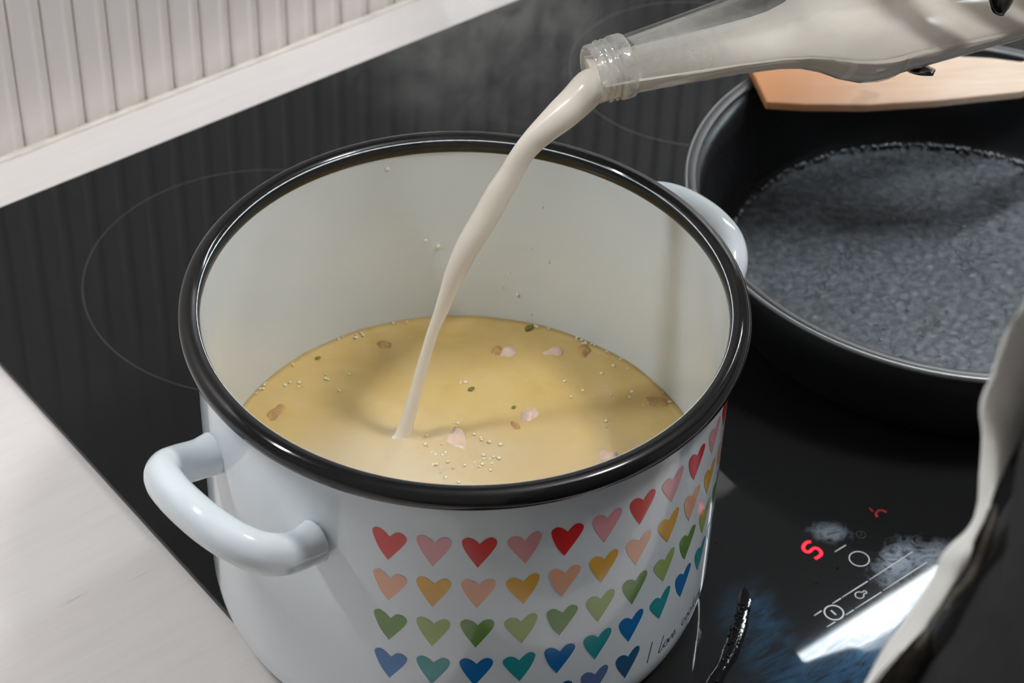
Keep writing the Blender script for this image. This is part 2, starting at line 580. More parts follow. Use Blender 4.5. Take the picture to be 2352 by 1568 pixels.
M = dict(
    counter=m_counter(), plank=m_plank(), cooktop=m_cooktop(), soup=m_soup(), pan=m_pan(), glass=m_glass(), neck_glass=m_glass('milky_neck_glass', 0.26, 0.42, 0.10), wood=m_wood(), film=m_film(),
    plaster=mat('white_ceiling_paint', (0.85, 0.84, 0.82), 0.8),
    wall=mat('plaster', (0.62, 0.58, 0.55), 0.7, bump=None),
    sealant=mat('old_sealant', (0.66, 0.61, 0.55), 0.55, bump=(160, 0.4, 0.001), vary=(70, 0.12)),
    enamel=mat('white_enamel', (0.725, 0.785, 0.825), 0.11, coat=0.3),
    black=mat('black_enamel', (0.011, 0.011, 0.011), 0.10, spec=0.30, coat=0.08),
    milk=mat('milk', (0.86, 0.775, 0.675), 0.22, spec=0.4),
    alu=mat('worn_aluminium', (0.30, 0.305, 0.31), 0.38, metal=0.85, bump=(300, 0.1, 0.0004)),
    rim_coat=mat('grey_rim_coating', (0.055, 0.056, 0.058), 0.35),
    pan_outside=mat('pan_outer_coating', (0.012, 0.012, 0.012), 0.5, spec=0.25),
    bakelite=mat('black_plastic', (0.012, 0.012, 0.012), 0.4),
    print_grey=mat('grey_print', (0.62, 0.65, 0.68), 0.5),
    ring_grey=mat('faint_ring_print', (0.030, 0.030, 0.031), 0.4),
    ink=mat('ink_print', (0.03, 0.05, 0.09), 0.25),
    red_led=emit('red_led', (1.0, 0.006, 0.03), 1.6),
    red_dim=emit('red_led_dim', (1.0, 0.01, 0.02), 0.22),
    ham=mat('ham_meat', (0.76, 0.55, 0.43), 0.35, bump=(400, 0.3, 0.0006), vary=(160, 0.14)),
    fried=mat('fried_meat', (0.50, 0.30, 0.11), 0.4, bump=(500, 0.4, 0.0006), vary=(200, 0.3)),
    herb=mat('green_herb', (0.16, 0.17, 0.03), 0.4),
    bubble=mat('bubble_film', (0.86, 0.76, 0.56), 0.05, spec=0.6, coat=1.0),
    wet=mat('spilled_water', (0.006, 0.006, 0.007), 0.04, spec=0.22, bump=(300, 0.10, 0.0006)),
    grease_bead=mat('grease_bead', (0.17, 0.185, 0.21), 0.05, spec=1.0, coat=1.0),
    skin=mat('skin', (0.62, 0.40, 0.30), 0.45, sss=0.15),
    nail=mat('black_nail_polish', (0.008, 0.008, 0.009), 0.12, coat=0.6),
    hair=mat('dark_hair', (0.03, 0.02, 0.015), 0.5, bump=(300, 0.4, 0.002)),
    sweater=m_fabric('black_knit', (0.02, 0.02, 0.02), (0.03, 0.03, 0.03), 700),
    trousers=m_fabric('black_denim', (0.012, 0.012, 0.014), (0.02, 0.02, 0.024), 900),
    cardigan=m_fabric('pale_grey_wool', (0.84, 0.82, 0.78), (0.90, 0.88, 0.84), 500),
    lining=m_fabric('brown_grey_fleece', (0.05, 0.043, 0.034), (0.13, 0.115, 0.095), 260),
    dark_cab=mat('dark_laminate', (0.03, 0.03, 0.03), 0.5),
    cab=mat('white_laminate', (0.6, 0.58, 0.56), 0.4),
    housing=mat('lamp_housing', (0.35, 0.35, 0.36), 0.4, metal=0.6),
    tube_left=emit('cool_tube_light', (0.94, 0.98, 1.0), STRIP_LEFT),
    tube_right=emit('cool_tube_light_long', (0.90, 0.97, 1.0), STRIP_RIGHT),
    ceil=emit('ceiling_diffuser', (0.97, 0.98, 1.0), CEILING),
    floor=mat('floor_boards', (0.30, 0.24, 0.19), 0.5),
    steel=mat('brushed_steel', (0.60, 0.58, 0.56), 0.25, metal=1.0),
)

# ------------------------------------------------------------------ the room
def struct(name, me, m, label, parent=None):
    o = link(name, me, m, parent, smooth_it=False)
    o['kind'] = 'structure'
    o['label'] = label
    return o

floor = struct('floor', box('floor', (-2.2, -2.4, -0.95), (2.4, 0.46, -0.90)), M['floor'], 'wooden kitchen floor below the counter')
ceiling = struct('ceiling', box('ceiling', (-2.2, -2.4, 1.75), (2.4, 0.46, 1.80)), M['plaster'], 'plain ceiling above the cooker')
wall = struct('wall_back', box('wall_back', (-2.2, 0.402, -0.90), (2.4, 0.46, 1.75)), M['wall'], 'cream beadboard wall behind the cooktop')

# upright boards: flat face, shallow cove along the right side, open groove between boards
PITCH = 0.0193
def plank_mesh():
    w = PITCH - 0.0003
    prof = [(0, 0.003), (0.0002, 0.0019), (0.0009, 0.0008), (0.0020, 0.0)]
    prof += [(0.62 * w, 0.0), (0.66 * w, 0.0004)]
    for k in range(1, 8):
        t = k / 8
        prof.append((0.66 * w + 0.28 * w * t, 0.0004 + 0.0009 * math.sin(math.pi * t)))
    prof += [(0.94 * w, 0.0005), (0.97 * w, 0.0010), (0.99 * w, 0.0019), (w, 0.003)]
    n = len(prof)
    v = [(x, y, 0.0) for x, y in prof] + [(x, y, 0.70) for x, y in prof]
    f = [(i, i + 1, n + i + 1, n + i) for i in range(n - 1)]
    f.append(tuple(range(n)))
    f.append(tuple(2 * n - 1 - i for i in range(n)))
    f.append((0, n, 2 * n - 1, n - 1))
    me = mesh('plank', v, f)
    fix_normals(me)
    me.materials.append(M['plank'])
    return me
pm = plank_mesh()
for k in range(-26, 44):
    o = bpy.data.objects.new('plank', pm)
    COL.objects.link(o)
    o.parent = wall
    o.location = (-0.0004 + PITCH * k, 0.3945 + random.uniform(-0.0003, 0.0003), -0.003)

# uneven bead of sealant along the foot of the boards
pth, rad = [], []
for i in range(241):
    x = -0.5 + 1.3 * i / 240
    w = noise.noise(Vector((x * 42, 1.7, 0))) * 0.5 + noise.noise(Vector((x * 130, 5.1, 0))) * 0.3
    pth.append((x, 0.3930, -0.0026))
    rad.append((0.0013 + 0.0007 * w, 0.0024 + 0.0014 * w))
o = link('sealant_bead', tube('sealant_bead', pth, rad, n=10), M['sealant'], wall)

# ------------------------------------------------------------------ worktop, base cabinets, cooktop
ct = link('countertop', box('countertop', (-1.3, -0.190, -0.043), (1.7, 0.4015, -0.003), 0.002), M['counter'], smooth_it=False)
tag(ct, 'white painted wooden countertop with worn grain around the black cooktop', 'countertop')

for k, x0 in enumerate((-1.28, -0.70, -0.10, 0.50, 1.10)):
    c = root('base_cabinet', ['white base cabinet under the far left end of the countertop', 'white base cabinet under the countertop left of the cooktop',
              'white base cabinet directly under the cooktop', 'white base cabinet under the countertop right of the cooktop',
              'white base cabinet under the far right end of the countertop'][k], 'cabinet', (x0 + 0.29, 0.1, -0.9), 'base cabinets under the countertop')
    link('body', box('body', (-0.288, -0.25, 0.0), (0.288, 0.29, 0.8565)), M['cab'], c, False)
    d = link('door', box('door', (-0.284, -0.268, 0.09), (0.284, -0.2505, 0.852), 0.002), M['cab'], c, False)
    link('handle', tube('handle', [(0.20, -0.2682, 0.80), (0.20, -0.285, 0.80), (0.20, -0.285, 0.68), (0.20, -0.2682, 0.68)], 0.004, 10, ref=(1, 0, 0)), M['steel'], d)

top = root('cooktop', 'black glass cooktop with touch controls set into the white countertop', 'cooktop', (0, 0, 0))
link('glass_panel', rounded_slab('glass_panel', -0.0985, 0.6715, -0.157, 0.3525, -0.0030, 0.0, 0.004, 0.0003), M['cooktop'], top, False)

def ring(name, cx, cy, r, w, m, z=0.00003, n=96, parent=top):
    pts = [(cx + r * math.cos(2 * math.pi * i / n), cy + r * math.sin(2 * math.pi * i / n)) for i in range(n)]
    return link(name, line_strip(name, pts, w, z, True, 0.00006), m, parent)

ring('burner_ring', 0.0410, 0.2223, 0.0911, 0.0009, M['ring_grey'])
ring('burner_ring', 0.3205, 0.0045, 0.0950, 0.0010, M['ring_grey'])
ring('burner_ring', 0.3500, 0.2300, 0.0750, 0.0010, M['ring_grey'])

FIVE = [(0.13578, -0.08447), (0.13401, -0.08352), (0.13091, -0.08434), (0.1295, -0.08659), (0.13041, -0.0884), (0.1334, -0.08809),
        (0.135, -0.08881), (0.13495, -0.09161), (0.13313, -0.09307), (0.12965, -0.0931)]
o = link('power_digit', line_strip('power_digit', [p[:2] for p in catmull([(*p, 0) for p in FIVE], 3)], 0.0018, 0.00006), M['red_led'], top)
o['label'] = 'glowing red digit five'
DIM = [[(0.17283, -0.08506), (0.17226, -0.08758)], [(0.17132, -0.09147), (0.17243, -0.08937), (0.1751, -0.08871), (0.17646, -0.08973), (0.17708, -0.09185)]]
dd = link('power_digit', line_strip('power_digit', DIM[0], 0.0009, 0.00006), M['red_dim'], top)
dd['label'] = 'dim red partial digit'
link('segment', line_strip('segment', DIM[1], 0.0012, 0.00006), M['red_dim'], dd)
LINES = [[(0.10539, -0.11751), (0.10998, -0.11739)], [(0.11691, -0.11728), (0.1221, -0.11728)], [(0.12273, -0.11717), (0.13904, -0.11717)],
         [(0.1402, -0.11705), (0.16858, -0.1166)], [(0.10511, -0.12562), (0.11034, -0.12564)], [(0.11673, -0.12557), (0.12181, -0.12554)],
         [(0.1226, -0.12551), (0.13931, -0.12549)], [(0.14048, -0.12535), (0.1690, -0.1250)], [(0.14005, -0.09542), (0.14701, -0.09543)]]
for L in LINES:
    link('control_line', line_strip('control_line', L, 0.0007, 0.00005), M['print_grey'], top)
pw = ring('power_button', 0.11362, -0.12145, 0.0042, 0.0008, M['print_grey'], 0.00005, 48)
link('power_bar', line_strip('power_bar', [(0.11347, -0.1197), (0.1134, -0.1230)], 0.0010, 0.00005), M['print_grey'], pw)
ring('touch_button', 0.14578, -0.10516, 0.0045, 0.0006, M['print_grey'], 0.00005, 48)
sb = ring('touch_button', 0.15725, -0.09497, 0.0021, 0.0004, M['ring_grey'], 0.00005, 32)
link('mark', line_strip('mark', [(0.1562, -0.0946), (0.1571, -0.0955), (0.1583, -0.0940)], 0.0004, 0.00005), M['ring_grey'], sb)
# key symbol: round bow and short stem, outlined
key = [(0.1328, -0.1204), (0.1320, -0.1202), (0.1312, -0.1193), (0.1299, -0.1190), (0.1286, -0.1196), (0.1281, -0.1209), (0.1286, -0.1222),
       (0.1299, -0.1228), (0.1312, -0.1225), (0.1320, -0.1216), (0.1328, -0.1217), (0.1336, -0.1219), (0.1340, -0.1211), (0.1336, -0.1203)]
link('lock_symbol', line_strip('lock_symbol', [p[:2] for p in catmull([(*p, 0) for p in key], 3, True)], 0.0006, 0.00005, True), M['print_grey'], top)

# boil-over water lying in an arc around the pot's burner
v, f = [], []
A0, A1, NA, NS = R(-43), R(-118), 140, 10
for i in range(NA + 1):
    a = A0 + (A1 - A0) * i / NA
    t = i / NA
    wob = noise.noise(Vector((t * 14, 0.3, 0)))
    half = (0.0036 + 0.0010 * wob) * min(1, t * 12, (1 - t) * 12) ** 0.5
    cr = 0.1268 + 0.0007 * noise.noise(Vector((t * 9, 4.2, 0)))
    for k in range(NS + 1):
        s = -1 + 2 * k / NS
        v.append(((cr + half * s) * math.cos(a), (cr + half * s) * math.sin(a), 0.00005 + 0.00035 * max(0.0, 1 - s * s) ** 0.6 * min(1, t * 12, (1 - t) * 12)))
for i in range(NA):
    for k in range(NS):
        p = i * (NS + 1) + k
        f.append((p, p + 1, p + NS + 2, p + NS + 1))
sp_me = mesh('water_spill', v, f)
fix_normals(sp_me)
sp_o = tag(link('water_spill', sp_me, M['wet']), 'dark glistening arc of spilled water on the cooktop in front of the pot', 'spill')
dro = []
for i in range(46):
    a = R(-48 - 40 * random.random())
    rr = 0.1262 + random.gauss(0, 0.0016)
    dro.append((rr * math.cos(a), rr * math.sin(a), 0.0006, random.uniform(0.0003, 0.0008)))
for p in ((0.1005, -0.0588), (0.0905, -0.0512), (0.1196, -0.1042), (0.1335, -0.1035)):
    dro.append((p[0], p[1], 0.0003, 0.0006))
tag(link('water_droplets', spheres('water_droplets', dro), M['wet']), 'tiny water droplets scattered along the spilled water arc', 'droplets', kind='stuff')

# ------------------------------------------------------------------ cooking pot
HZ, RW = 0.1524, 0.1080
pot = root('cooking_pot', 'white enamel cooking pot with black rim and rows of coloured hearts', 'pot', (0, 0, 0))
prof = [(0, 0.0012), (0.092, 0.0012), (0.0955, 0.0002), (0.0985, 0.0002)]
for k in range(1, 9):
    a = math.pi / 2 * k / 8
    prof.append((0.0985 + 0.0100 * math.sin(a) ** 1.05, 0.0002 + 0.0215 * (1 - math.cos(a) ** 1.05)))
prof += [(0.1085, 0.05), (0.1085, 0.10), (0.1085, 0.140), (0.1085, 0.1495)]
prof += [(0.1072, 0.1555), (0.1066, 0.1552), (0.1065, 0.150), (0.1066, 0.12), (0.1068, 0.05), (0.1068, 0.024)]
for k in range(1, 7):
    a = math.pi / 2 * k / 6
    prof.append((0.0975 + 0.0093 * math.cos(a), 0.024 - 0.0208 * math.sin(a)))
prof.append((0, 0.0032))
link('body', lathe('body', prof, 144), M['enamel'], pot)
# rolled rim: a tube a little flattened at the underside, seam notch left out
rp = []
for k in range(20):
    a = 2 * math.pi * k / 20
    rp.append((0.1101 + 0.0044 * math.cos(a), HZ + 0.0044 * math.sin(a) - (0.0008 if math.sin(a) < -0.3 else 0)))
link('rim', lathe('rim', rp, 160, True), M['black'], pot)

def pot_handle(az):
    half = [(0.1050, 0.0318, 0.1120), (0.1130, 0.0322, 0.1130), (0.1215, 0.0318, 0.1160), (0.1295, 0.0285, 0.1205), (0.1350, 0.0215, 0.1245), (0.1378, 0.011, 0.1265), (0.1385, 0.0, 0.1270)]
    pts = half + [(x, -y, z) for x, y, z in half[-2::-1]]
    path = catmull(pts, 6)
    n = len(path)
    rr = []
    for i in range(n):
        e = min(i, n - 1 - i)
        k = 1 + 0.10 * max(0, 1 - e / 5)
        rr.append((0.0086 * k, 0.0076 * k))
    o = link('handle', tube('handle', path, rr, 20), M['enamel'], pot)
    o.rotation_euler.z = R(az)
pot_handle(-175.5)
pot_handle(4.5)

# printed hearts, wrapped on the side
def heart_outline(kind):
    if kind == 0:      # left lobe high
        c = [(-6.6, 4.9), (-5.0, 7.3), (-2.7, 6.6), (0.1, 3.6), (2.2, 6.2), (4.4, 6.5), (6.5, 4.4), (5.6, 0.6), (-0.7, -9.2), (-4.3, -2.9)]
    elif kind == 1:    # even lobes
        c = [(-6.6, 5.0), (-4.7, 7.2), (-2.0, 6.2), (0.1, 3.8), (2.4, 6.4), (4.8, 6.9), (6.5, 4.6), (5.3, 0.4), (-0.5, -9.1), (-5.0, -0.6)]
    else:              # right lobe high
        c = [(-6.5, 4.2), (-4.6, 6.4), (-2.0, 5.9), (0.0, 3.6), (2.6, 6.6), (5.0, 7.3), (6.6, 4.8), (4.8, -1.4), (0.7, -9.1), (-5.2, 0.2)]
    def arc(seq):
        return catmull([(x, y, 0) for x, y in seq], 5)
    seg1 = arc(c[8:] + c[:4])        # tip -> left side -> left lobe -> notch
    seg2 = arc(c[3:9])               # notch -> right lobe -> tip
    return [(p.x * 0.001, p.y * 0.001) for p in seg1[:-1] + seg2[:-1]]

def heart_mesh(kind):
    out = heart_outline(kind)
    n = len(out)
    cx, cy = 0.0, -0.0002
    v, f = [], []
    rings = (0.0, 0.3, 0.55, 0.8, 1.0)
    def wrap(x, y, r):
        a = x / RW
        return (r * math.cos(a), r * math.sin(a), y)
    v.append(wrap(cx, cy, 0.10860))
    for s in rings[1:]:
        for x, y in out:
            v.append(wrap(cx + (x - cx) * s, cy + (y - cy) * s, 0.10860))
    for i in range(n):
        j = (i + 1) % n
        f.append((0, 1 + i, 1 + j))
        for L in range(3):
            a = 1 + L * n
            f.append((a + i, a + n + i, a + n + j, a + j))
    me = mesh('heart', v, f)
    fix_normals(me)
    return me
hm = [heart_mesh(k) for k in range(3)]
for me in hm:
    me.materials.append(None)
    for p in me.polygons:
        p.use_smooth = True
HC = dict(red=(0.66, 0.028, 0.03), pink=(0.74, 0.34, 0.37), peach=(0.80, 0.42, 0.27), mustard=(0.72, 0.40, 0.05), green=(0.135, 0.27, 0.055),
          lime=(0.33, 0.44, 0.13), blue=(0.004, 0.15, 0.43), teal=(0.015, 0.29, 0.31), navy=(0.02, 0.105, 0.22), slate=(0.105, 0.17, 0.35))
HM = {k: mat('heart_' + k, c, 0.16, coat=0.3) for k, c in HC.items()}
ROWS = [(0.1225, 'red', 'pink', 13), (0.1000, 'peach', 'mustard', 13), (0.0774, 'green', 'lime', 13), (0.0549, 'blue', 'teal', 13), (0.0325, 'navy', 'slate', 7)]
for z, ca, cb, cnt in ROWS:
    for k in range(cnt):
        me = hm[(0 if k % 4 == 0 else 1 if k % 4 in (1, 2) else 2)]
        o = bpy.data.objects.new('heart', me)
        COL.objects.link(o)
        o.parent = pot
        o.material_slots[0].link = 'OBJECT'
        o.material_slots[0].material = HM[ca if k % 2 == 0 else cb]
        o.location = (0, 0, z)
        o.rotation_euler.z = R(-142.4 + 8.93 * k)
        o['label'] = (ca if k % 2 == 0 else cb) + ' printed heart'

# handwritten line beside the last row of hearts (strokes in millimetres along the side, x right, y up)
INK = [[(0.0, 0.0), (0.7, 3.6), (2.2, 11.5)], [(10.2, 8.8), (8.6, 4.0), (7.6, 0.4), (8.6, -0.3), (10.2, 1.4), (11.4, 3.2)],
       [(12.6, 3.4), (11.3, 2.6), (11.2, 0.6), (12.6, 0.2), (13.8, 1.8), (13.4, 3.3), (12.6, 3.4)], [(14.4, 3.4), (14.8, 0.4), (16.8, 3.8)],
       [(17.4, 1.6), (19.2, 2.4), (19.2, 3.8), (17.9, 3.4), (17.4, 1.6), (18.2, 0.3), (20.4, 1.4)],
       [(28.0, 3.2), (26.6, 3.6), (25.6, 2.0), (26.2, 0.3), (28.2, 0.8)], [(30.4, 3.4), (29.2, 2.6), (29.1, 0.7), (30.4, 0.2), (31.6, 1.8), (31.2, 3.3), (30.4, 3.4)],
       [(33.8, 3.4), (32.6, 2.6), (32.5, 0.7), (33.8, 0.2), (35.0, 1.8), (34.6, 3.3), (33.8, 3.4)],
       [(37.6, 7.4), (36.4, 0.2)], [(39.0, 3.6), (36.8, 1.8), (39.2, 0.1)], [(40.6, 3.2), (40.3, 0.2)],
       [(42.0, 3.2), (41.8, 0.2), (42.3, 2.4), (43.6, 3.3), (44.2, 2.4), (44.2, 0.2)],
       [(47.6, 3.2), (46.0, 3.0), (45.8, 0.8), (47.2, 0.6), (47.8, 3.3), (47.4, -2.6), (45.8, -3.2)]]
txt = bpy.data.objects.new('lettering', None)
COL.objects.link(txt)
txt.parent = pot
txt['label'] = 'dark handwritten line reading I love cooking'
def on_side(x, y):
    a = R(-82.2) + x * 0.001 / RW
    z = 0.0227 + y * 0.001
    return a, z
for s in INK:
    pts = catmull([(x, y, 0) for x, y in s], 4)
    path = []
    for p in pts:
        a, z = on_side(p.x, p.y)
        r = 0.10852 if z > 0.0217 else 0.0985 + 0.0100 * math.sqrt(max(0.0, 1 - ((0.0217 - z) / 0.0215) ** 2))
        path.append((r * math.cos(a), r * math.sin(a), z))
    mid = path[len(path) // 2]
    link('letter', tube('letter', path, [(0.00012, 0.00032)] * len(path), 8, ref=(mid[0], mid[1], 0)), M['ink'], txt)

# ------------------------------------------------------------------ soup and what floats in it
SZ = 0.0540
v, f = [], []
NR, NT = 44, 120
v.append((0, 0, SZ))
for i in range(1, NR + 1):
    r = 0.10685 * i / NR
    for k in range(NT):
        a = 2 * math.pi * k / NT
        x, y = r * math.cos(a), r * math.sin(a)
        z = SZ + 0.0005 * noise.noise(Vector((x * 55, y * 55, 0.4))) + 0.0002 * noise.noise(Vector((x * 190, y * 190, 2.0)))
        d = math.hypot(x + 0.006, y - 0.035)
        z += 0.0022 * math.exp(-(d / 0.007) ** 2) + 0.0009 * math.cos(d * 330) * math.exp(-d / 0.018)
        d2 = math.hypot(x - 0.010, y - 0.018)
        z += 0.0016 * noise.noise(Vector((x * 160, y * 160, 7))) * math.exp(-(d2 / 0.026) ** 2)
        z += 0.0009 * max(0.0, (r - 0.1035) / 0.0033) ** 2
        v.append((x, y, z))
for k in range(NT):
    f.append((0, 1 + k, 1 + (k + 1) % NT))
for i in range(NR - 1):
    for k in range(NT):
        a, b = 1 + i * NT, 1 + (i + 1) * NT
        f.append((a + k, b + k, b + (k + 1) % NT, a + (k + 1) % NT))
base = 1 + (NR - 1) * NT
last = base
for r, z in ((0.1069, 0.030), (0.0965, 0.0045)):
    st = len(v)
    v += [(r * math.cos(2 * math.pi * k / NT), r * math.sin(2 * math.pi * k / NT), z) for k in range(NT)]
    for k in range(NT):
        f.append((last + k, st + k, st + (k + 1) % NT, last + (k + 1) % NT))
    last = st
f.append(tuple(last + k for k in reversed(range(NT))))
so_me = mesh('soup', v, f)
fix_normals(so_me)
tag(link('soup', so_me, M['soup']), 'golden creamy soup filling the lower part of the enamel pot', 'soup')

BITS = [('ham', (0.0668, 0.0526), 0.0045, (1, 0.8, 0.75), 'pale pink ham cube floating beside a browned crumb at the back of the soup'),
        ('fried', (0.0628, 0.0560), 0.0040, (1, 0.8, 0.6), 'browned crumb floating left of the pale ham cube at the back of the soup'),
        ('ham', (0.0841, 0.0398), 0.0047, (1.1, 0.8, 0.5), 'flat pinkish ham piece at the right back of the soup'),
        ('fried', (0.0952, 0.0325), 0.0042, (1.3, 0.7, 0.45), 'browned shred floating against the back right wall of the pot'),
        ('fried', (0.0238, 0.0904), 0.0040, (0.9, 0.8, 0.55), 'brown fried piece at the back left of the soup behind the milk stream'),
        ('ham', (0.0476, 0.0135), 0.0050, (1.1, 0.85, 0.62), 'largest pale pink ham cube right of the milk stream in mid soup'),
        ('fried', (0.0385, 0.0118), 0.0032, (1.2, 0.7, 0.5), 'small browned bit touching the mid soup ham cube'),
        ('ham', (0.0587, -0.0273), 0.0046, (1.0, 0.85, 0.7), 'pale ham cube nearest the front right rim'),
        ('ham', (0.0124, 0.0200), 0.0060, (1.3, 0.8, 0.42), 'pinkish ham piece half sunk beside the splash of the milk stream'),
        ('fried', (0.0995, -0.0140), 0.0050, (1.2, 0.8, 0.4), 'brown onion shred at the far right edge of the soup'),
        ('fried', (-0.0405, 0.0815), 0.0050, (1.3, 0.8, 0.35), 'light brown shred at the far left edge of the soup')]
for i, (k, p, r, sq, lab) in enumerate(BITS):
    nm = 'ham_cube' if k == 'ham' else 'fried_crumb'
    o = link(nm, blob(nm, r, i + 1, sq, 0.35, 1.6), M[k])
    o.location = (p[0], p[1], SZ - r * sq[2] * 0.42)
    o.rotation_euler.z = i * 1.3
    tag(o, lab, 'ham' if k == 'ham' else 'crumb', 'bits floating in the soup')
HERB = [((0.0846, 0.0597), 0.0021, 'largest green herb fleck near the back wall of the pot'), ((-0.0061, 0.1005), 0.0011, 'tiny dark herb fleck at the back left of the soup'),
        ((0.0374, 0.0422), 0.0014, 'olive herb fleck in the middle of the soup beside a bubble'), ((0.0451, 0.0213), 0.0010, 'tiny green fleck just above the mid soup ham cube')]
for i, (p, r, lab) in enumerate(HERB):
    o = link('herb_fleck', blob('herb_fleck', r, i + 30, (1.2, 0.8, 0.35), 0.4, 2.0, 2), M['herb'])
    o.location = (p[0], p[1], SZ + 0.0006)
    tag(o, lab, 'herb', 'bits floating in the soup')

bub = []
for a0, a1, n in ((78, 86, 7), (64, 76, 4), (109, 115, 8), (17, 23, 9), (9, 15, 4), (28, 34, 3), (95, 104, 3), (-10, -5, 3)):
    for i in range(n):
        a = R(random.uniform(a0, a1))
        rr = 0.1062 - abs(random.gauss(0, 0.0013))
        bub.append((rr * math.cos(a), rr * math.sin(a), SZ + 0.0009, random.uniform(0.0003, 0.0008)))
for p, n, s in (((0.0373, 0.0462), 4, 0.002), ((-0.0228, 0.0933), 5, 0.004), ((0.0181, 0.0291), 6, 0.003), ((-0.0011, 0.0242), 10, 0.004), ((-0.0007, 0.0175), 5, 0.002),
                ((0.0209, 0.0154), 6, 0.003), ((0.0015, 0.0088), 9, 0.004), ((0.0106, 0.0027), 10, 0.005), ((0.0153, 0.0019), 8, 0.004), ((-0.010, 0.085), 6, 0.004),
                ((0.07, -0.005), 8, 0.010), ((0.085, 0.012), 6, 0.008)):
    for i in range(n):
        bub.append((p[0] + random.gauss(0, s), p[1] + random.gauss(0, s), SZ + 0.0004, random.uniform(0.0003, 0.0010)))
tag(link('soup_bubbles', spheres('soup_bubbles', bub, 2, 0.7), M['bubble']), 'small shiny bubbles along the soup edge and around the milk splash', 'bubbles', kind='stuff')

DROPS = [(0.0343, 0.1009, 0.1433, 0.0011), (0.0502, 0.094, 0.1005, 0.0008), (0.0552, 0.0912, 0.0964, 0.0011), (0.0828, 0.0671, 0.0707, 0.0010), (0.0865, 0.0623, 0.0992, 0.0005),
         (0.0802, 0.0702, 0.0831, 0.0006), (0.091, 0.0556, 0.0939, 0.0006), (0.0702, 0.0802, 0.0865, 0.0005), (0.0784, 0.0723, 0.0736, 0.0006), (0.0886, 0.0592, 0.1237, 0.0006),
         (0.0871, 0.0615, 0.0608, 0.0006), (0.0748, 0.076, 0.0781, 0.0005)]
bm = bmesh.new()
for x, y, z, r in DROPS:
    k = 0.1063 / math.hypot(x, y)
    a = math.atan2(y, x)
    bmesh.ops.create_icosphere(bm, subdivisions=2, radius=r, matrix=Matrix.Translation((x * k, y * k, z)) @ Matrix.Rotation(a, 4, 'Z') @ Matrix.Diagonal((0.45, 1, 1.1, 1)))
me = bpy.data.meshes.new('milk_splashes')
bm.to_mesh(me)
bm.free()
tag(link('milk_splashes', me, M['milk']), 'small milk splashes stuck to the inner back wall of the pot', 'splashes', kind='stuff')

# ------------------------------------------------------------------ bottle, its milk and the stream
MOUTH = Vector((0.0698, 0.0117, 0.2274))
AX = Vector((0.9507, -0.2974, 0.0879)).normalized()
E_H = Vector((0.9544, -0.2985, 0.0))
W_UP = AX.cross(fwd).normalized()
N_CAM = W_UP.cross(AX).normalized()
if N_CAM.dot(fwd) > 0:
    N_CAM = -N_CAM
bottle = root('milk_bottle', 'clear glass bottle tipped over the pot with its screw neck to the left', 'bottle', MOUTH)
bx = Vector((0, 0, 1)).cross(AX).normalized()
rot = Matrix((bx, AX.cross(bx).normalized(), AX)).transposed()
bottle.rotation_euler = rot.to_euler()
body_p = [(0.0119, 0.0160), (0.0122, 0.0200), (0.0131, 0.0322), (0.0143, 0.046), (0.0156, 0.0604), (0.0168, 0.070), (0.0181, 0.0791), (0.0203, 0.0883), (0.0243, 0.0968), (0.0293, 0.105),
          (0.0324, 0.1119), (0.0337, 0.1185), (0.0338, 0.1225), (0.0334, 0.1250), (0.0328, 0.1262), (0.0328, 0.15), (0.0327, 0.20), (0.0327, 0.245), (0.0318, 0.253), (0.029, 0.258), (0.024, 0.260), (0.018, 0.2585), (0, 0.2565)]
neck_p = [(0.0102, 0.0004), (0.0112, 0.0), (0.0119, 0.0006), (0.0120, 0.0030), (0.0117, 0.0036), (0.0116, 0.0042), (0.0127, 0.0050), (0.0128, 0.0054), (0.0115, 0.0064), (0.0115, 0.0070), (0.0127, 0.0078),
          (0.0127, 0.0082), (0.0115, 0.0092), (0.0116, 0.0098), (0.0130, 0.0103), (0.0132, 0.0110), (0.0132, 0.0148), (0.0129, 0.0155), (0.0119, 0.0160)]
inner_p = [(0.0, 0.2530), (0.022, 0.2535), (0.028, 0.250), (0.0300, 0.244), (0.0301, 0.20), (0.0302, 0.13), (0.0310, 0.1225), (0.0308, 0.118), (0.0296, 0.111), (0.0265, 0.104), (0.0218, 0.096), (0.0181, 0.087),
           (0.0161, 0.0785), (0.0136, 0.060), (0.0112, 0.0322), (0.0101, 0.018), (0.0099, 0.010), (0.0100, 0.002), (0.0102, 0.0004)]
link('glass_body', lathe('glass_body', body_p + inner_p + [], 80), M['glass'], bottle)
link('screw_neck', lathe('screw_neck', neck_p + [(0.0102, 0.0160)], 80, True), M['neck_glass'], bottle)

# liquid: the bottle's inside cut by a level plane
LEVEL = 0.2285
out_r = [(0.0, 0.2525)] + [(r + (0.0016 if z < 0.1 else 0.0023), z) for r, z in inner_p[2:-1]] + [(0.0, 0.0012)]
lm = lathe('bottled_milk', out_r, 80)
mw = Matrix.Translation(MOUTH) @ rot.to_4x4()
lm.transform(mw)
bm = bmesh.new()
bm.from_mesh(lm)
res = bmesh.ops.bisect_plane(bm, geom=list(bm.verts) + list(bm.edges) + list(bm.faces), plane_co=(0, 0, LEVEL), plane_no=(0, 0, 1), clear_outer=True)
bmesh.ops.holes_fill(bm, edges=[e for e in bm.edges if e.is_boundary])
bmesh.ops.recalc_face_normals(bm, faces=bm.faces)
bm.to_mesh(lm)
bm.free()
fm_ = lathe('milk_film', [(r + 0.0004, z) for r, z in inner_p[11:-3]], 80)
bm = bmesh.new()
bm.from_mesh(fm_)
inv = mw.inverted()
